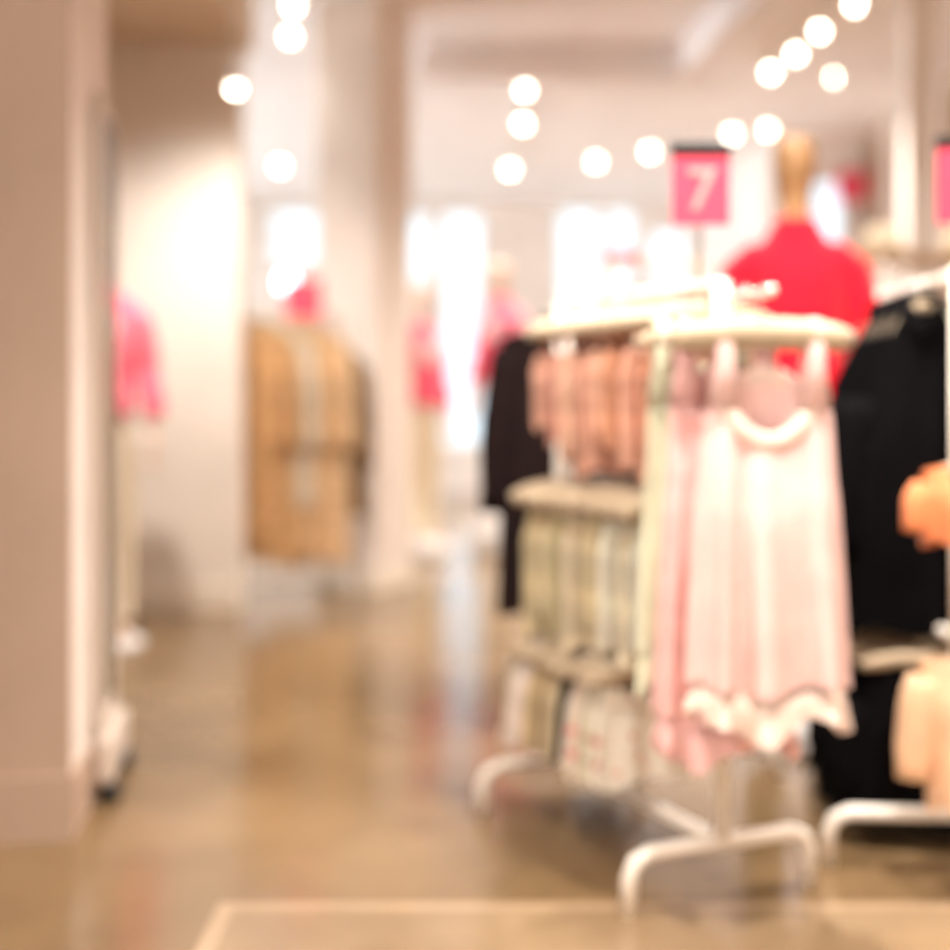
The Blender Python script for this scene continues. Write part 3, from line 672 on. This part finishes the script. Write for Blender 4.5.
# ------------------------------------------------------------------ shelf unit at the right with hats and beige tops
su = thing('shelf_unit', 'light wood shelf unit with a hanging rail at the right', 'shelf', (1.62, 5.6, 0))
MB().box(0, 0.9, 0, 0.32, 1.76, 1.79, 0.004).obj('shelf', M['shelf_wood'], su)
for x in (0.012, 0.888):
    for y in (0.015, 0.305): MB().tube([(x, y, 0), (x, y, 1.76)], 0.012, 8).obj('post', M['metal'], su)
MB().tube([(0.012, 0.16, 1.70), (0.888, 0.16, 1.70)], 0.011, 8).obj('rail', M['metal'], su)
MB().box(0, 0.9, 0, 0.32, 0.12, 0.15, 0.004).obj('lower_shelf', M['shelf_wood'], su)
M['straw'] = mat('cream_straw', (240, 222, 190), 0.8, 0.08, 40, 0.4, 120)
for x, y, r, lab in [(1.80, 5.74, 0.15, 'cream sun hat on the wooden shelf, left one'), (2.16, 5.74, 0.16, 'cream sun hat on the wooden shelf, right one')]:
    h = thing('sun_hat', lab, 'hat', (x, y, 1.79), 0, 'hats on the wooden shelf')
    hb = MB().lathe([(r, 0.0), (r, 0.008), (r * 0.62, 0.02), (r * 0.58, 0.09), (r * 0.4, 0.125), (0.01, 0.13)], 28).obj('hat_body', M['straw'], h)
    MB().lathe([(r * 0.625, 0.022), (r * 0.605, 0.05)], 28).obj('ribbon', M['pad'], hb)
for i in range(7):
    x = 1.70 + 0.115 * i; c = [(238, 226, 206), (222, 202, 172), (240, 230, 214), (206, 186, 150), (70, 92, 66), (232, 218, 196), (214, 194, 164)][i]
    w = 'dark green' if i == 4 else 'cream' if i in (0, 2, 5) else 'beige'
    top_with_sleeves((x, 5.76, 1.615), 1.0, fab('%s_blouse_cotton' % w.replace(' ', '_'), c, 0.1), '%s blouse under the wooden shelf, %s' % (w, 'leftmost' if i == 0 else ('rightmost' if i == 6 else ORD[i] + ' from the left')), 'blouses under the wooden shelf', 0.18, 0.6 if i != 4 else 0.2, 0.42 if i != 4 else 0.12, 330 + i, 'blouse', 'blouse', 0.032, 1.05, None, 0.04)
    hanger((x, 5.76, 1.615), 1.0, 0.16, 'hanger under the wooden shelf, %s' % ('leftmost' if i == 0 else ('rightmost' if i == 6 else ORD[i] + ' from the left')), 'hangers under the wooden shelf', 0.012, 0.092, 'pad', 0.04)
pt = at(857, 168, 11.9)
top_with_sleeves((pt.x, 11.92, pt.z), 0, M['pink_shirt'], 'small pink top hung high on the far right wall', None, 0.15, 0.30, 0.2, 401, 'pink_top', 'top', 0.03, 1.05, None, 0.035)
hanger((pt.x, 11.92, pt.z), 0, 0.12, 'hanger of the small pink top on the far right wall', None, 0.012, 0.1, 'pad', 0.03)

# ------------------------------------------------------------------ world, camera
w = bpy.data.worlds.new('daylight'); S.world = w; w.use_nodes = True
nt = w.node_tree; bg = nt.nodes['Background']
tc = nt.nodes.new('ShaderNodeTexCoord'); sx = nt.nodes.new('ShaderNodeSeparateXYZ'); nt.links.new(tc.outputs['Generated'], sx.inputs[0])
mr = nt.nodes.new('ShaderNodeMapRange'); mr.inputs[1].default_value = -0.6; mr.inputs[2].default_value = 0.6; nt.links.new(sx.outputs['Y'], mr.inputs[0])
mc = nt.nodes.new('ShaderNodeMix'); mc.data_type = 'RGBA'; mc.inputs[6].default_value = (1.0, 0.94, 0.88, 1); mc.inputs[7].default_value = (0.86, 0.93, 1.0, 1)
nt.links.new(mr.outputs[0], mc.inputs[0]); nt.links.new(mc.outputs[2], bg.inputs['Color'])
ms = nt.nodes.new('ShaderNodeMapRange'); ms.inputs[1].default_value = -0.3; ms.inputs[2].default_value = 0.3
ms.inputs[3].default_value = 0.75; ms.inputs[4].default_value = 1.25
nt.links.new(sx.outputs['Y'], ms.inputs[0])
# sky boosted towards the left, fill light added through the side openings
ml = nt.nodes.new('ShaderNodeMapRange'); ml.inputs[1].default_value = -0.5; ml.inputs[2].default_value = -1.0; ml.inputs[3].default_value = 0.0; ml.inputs[4].default_value = 7.5
nt.links.new(sx.outputs['X'], ml.inputs[0])
ad = nt.nodes.new('ShaderNodeMath'); ad.operation = 'ADD'; nt.links.new(ms.outputs[0], ad.inputs[0]); nt.links.new(ml.outputs[0], ad.inputs[1])
nt.links.new(ad.outputs[0], bg.inputs['Strength'])

cam = bpy.data.cameras.new('camera'); co = bpy.data.objects.new('camera', cam); COL.objects.link(co)
co.location = (0, 0, H); co.rotation_euler = (PI / 2, 0, 0)
cam.sensor_width = 36; cam.sensor_fit = 'HORIZONTAL'; cam.lens = 36 * F / 950
cam.shift_y = (HZ - 475) / 950.0
cam.dof.use_dof = True; cam.dof.focus_distance = 1.65; cam.dof.aperture_fstop = 1.08
S.camera = co
cam.clip_start = 0.05
S.view_settings.view_transform = 'Standard'; S.view_settings.look = 'None'; S.view_settings.gamma = 1; S.view_settings.exposure = 0.86
S.view_settings.use_curve_mapping = False
S.cycles.use_denoising = True; S.cycles.max_bounces = 8; S.cycles.diffuse_bounces = 4; S.cycles.sample_clamp_indirect = 6; S.cycles.caustics_reflective = False; S.cycles.caustics_refractive = False
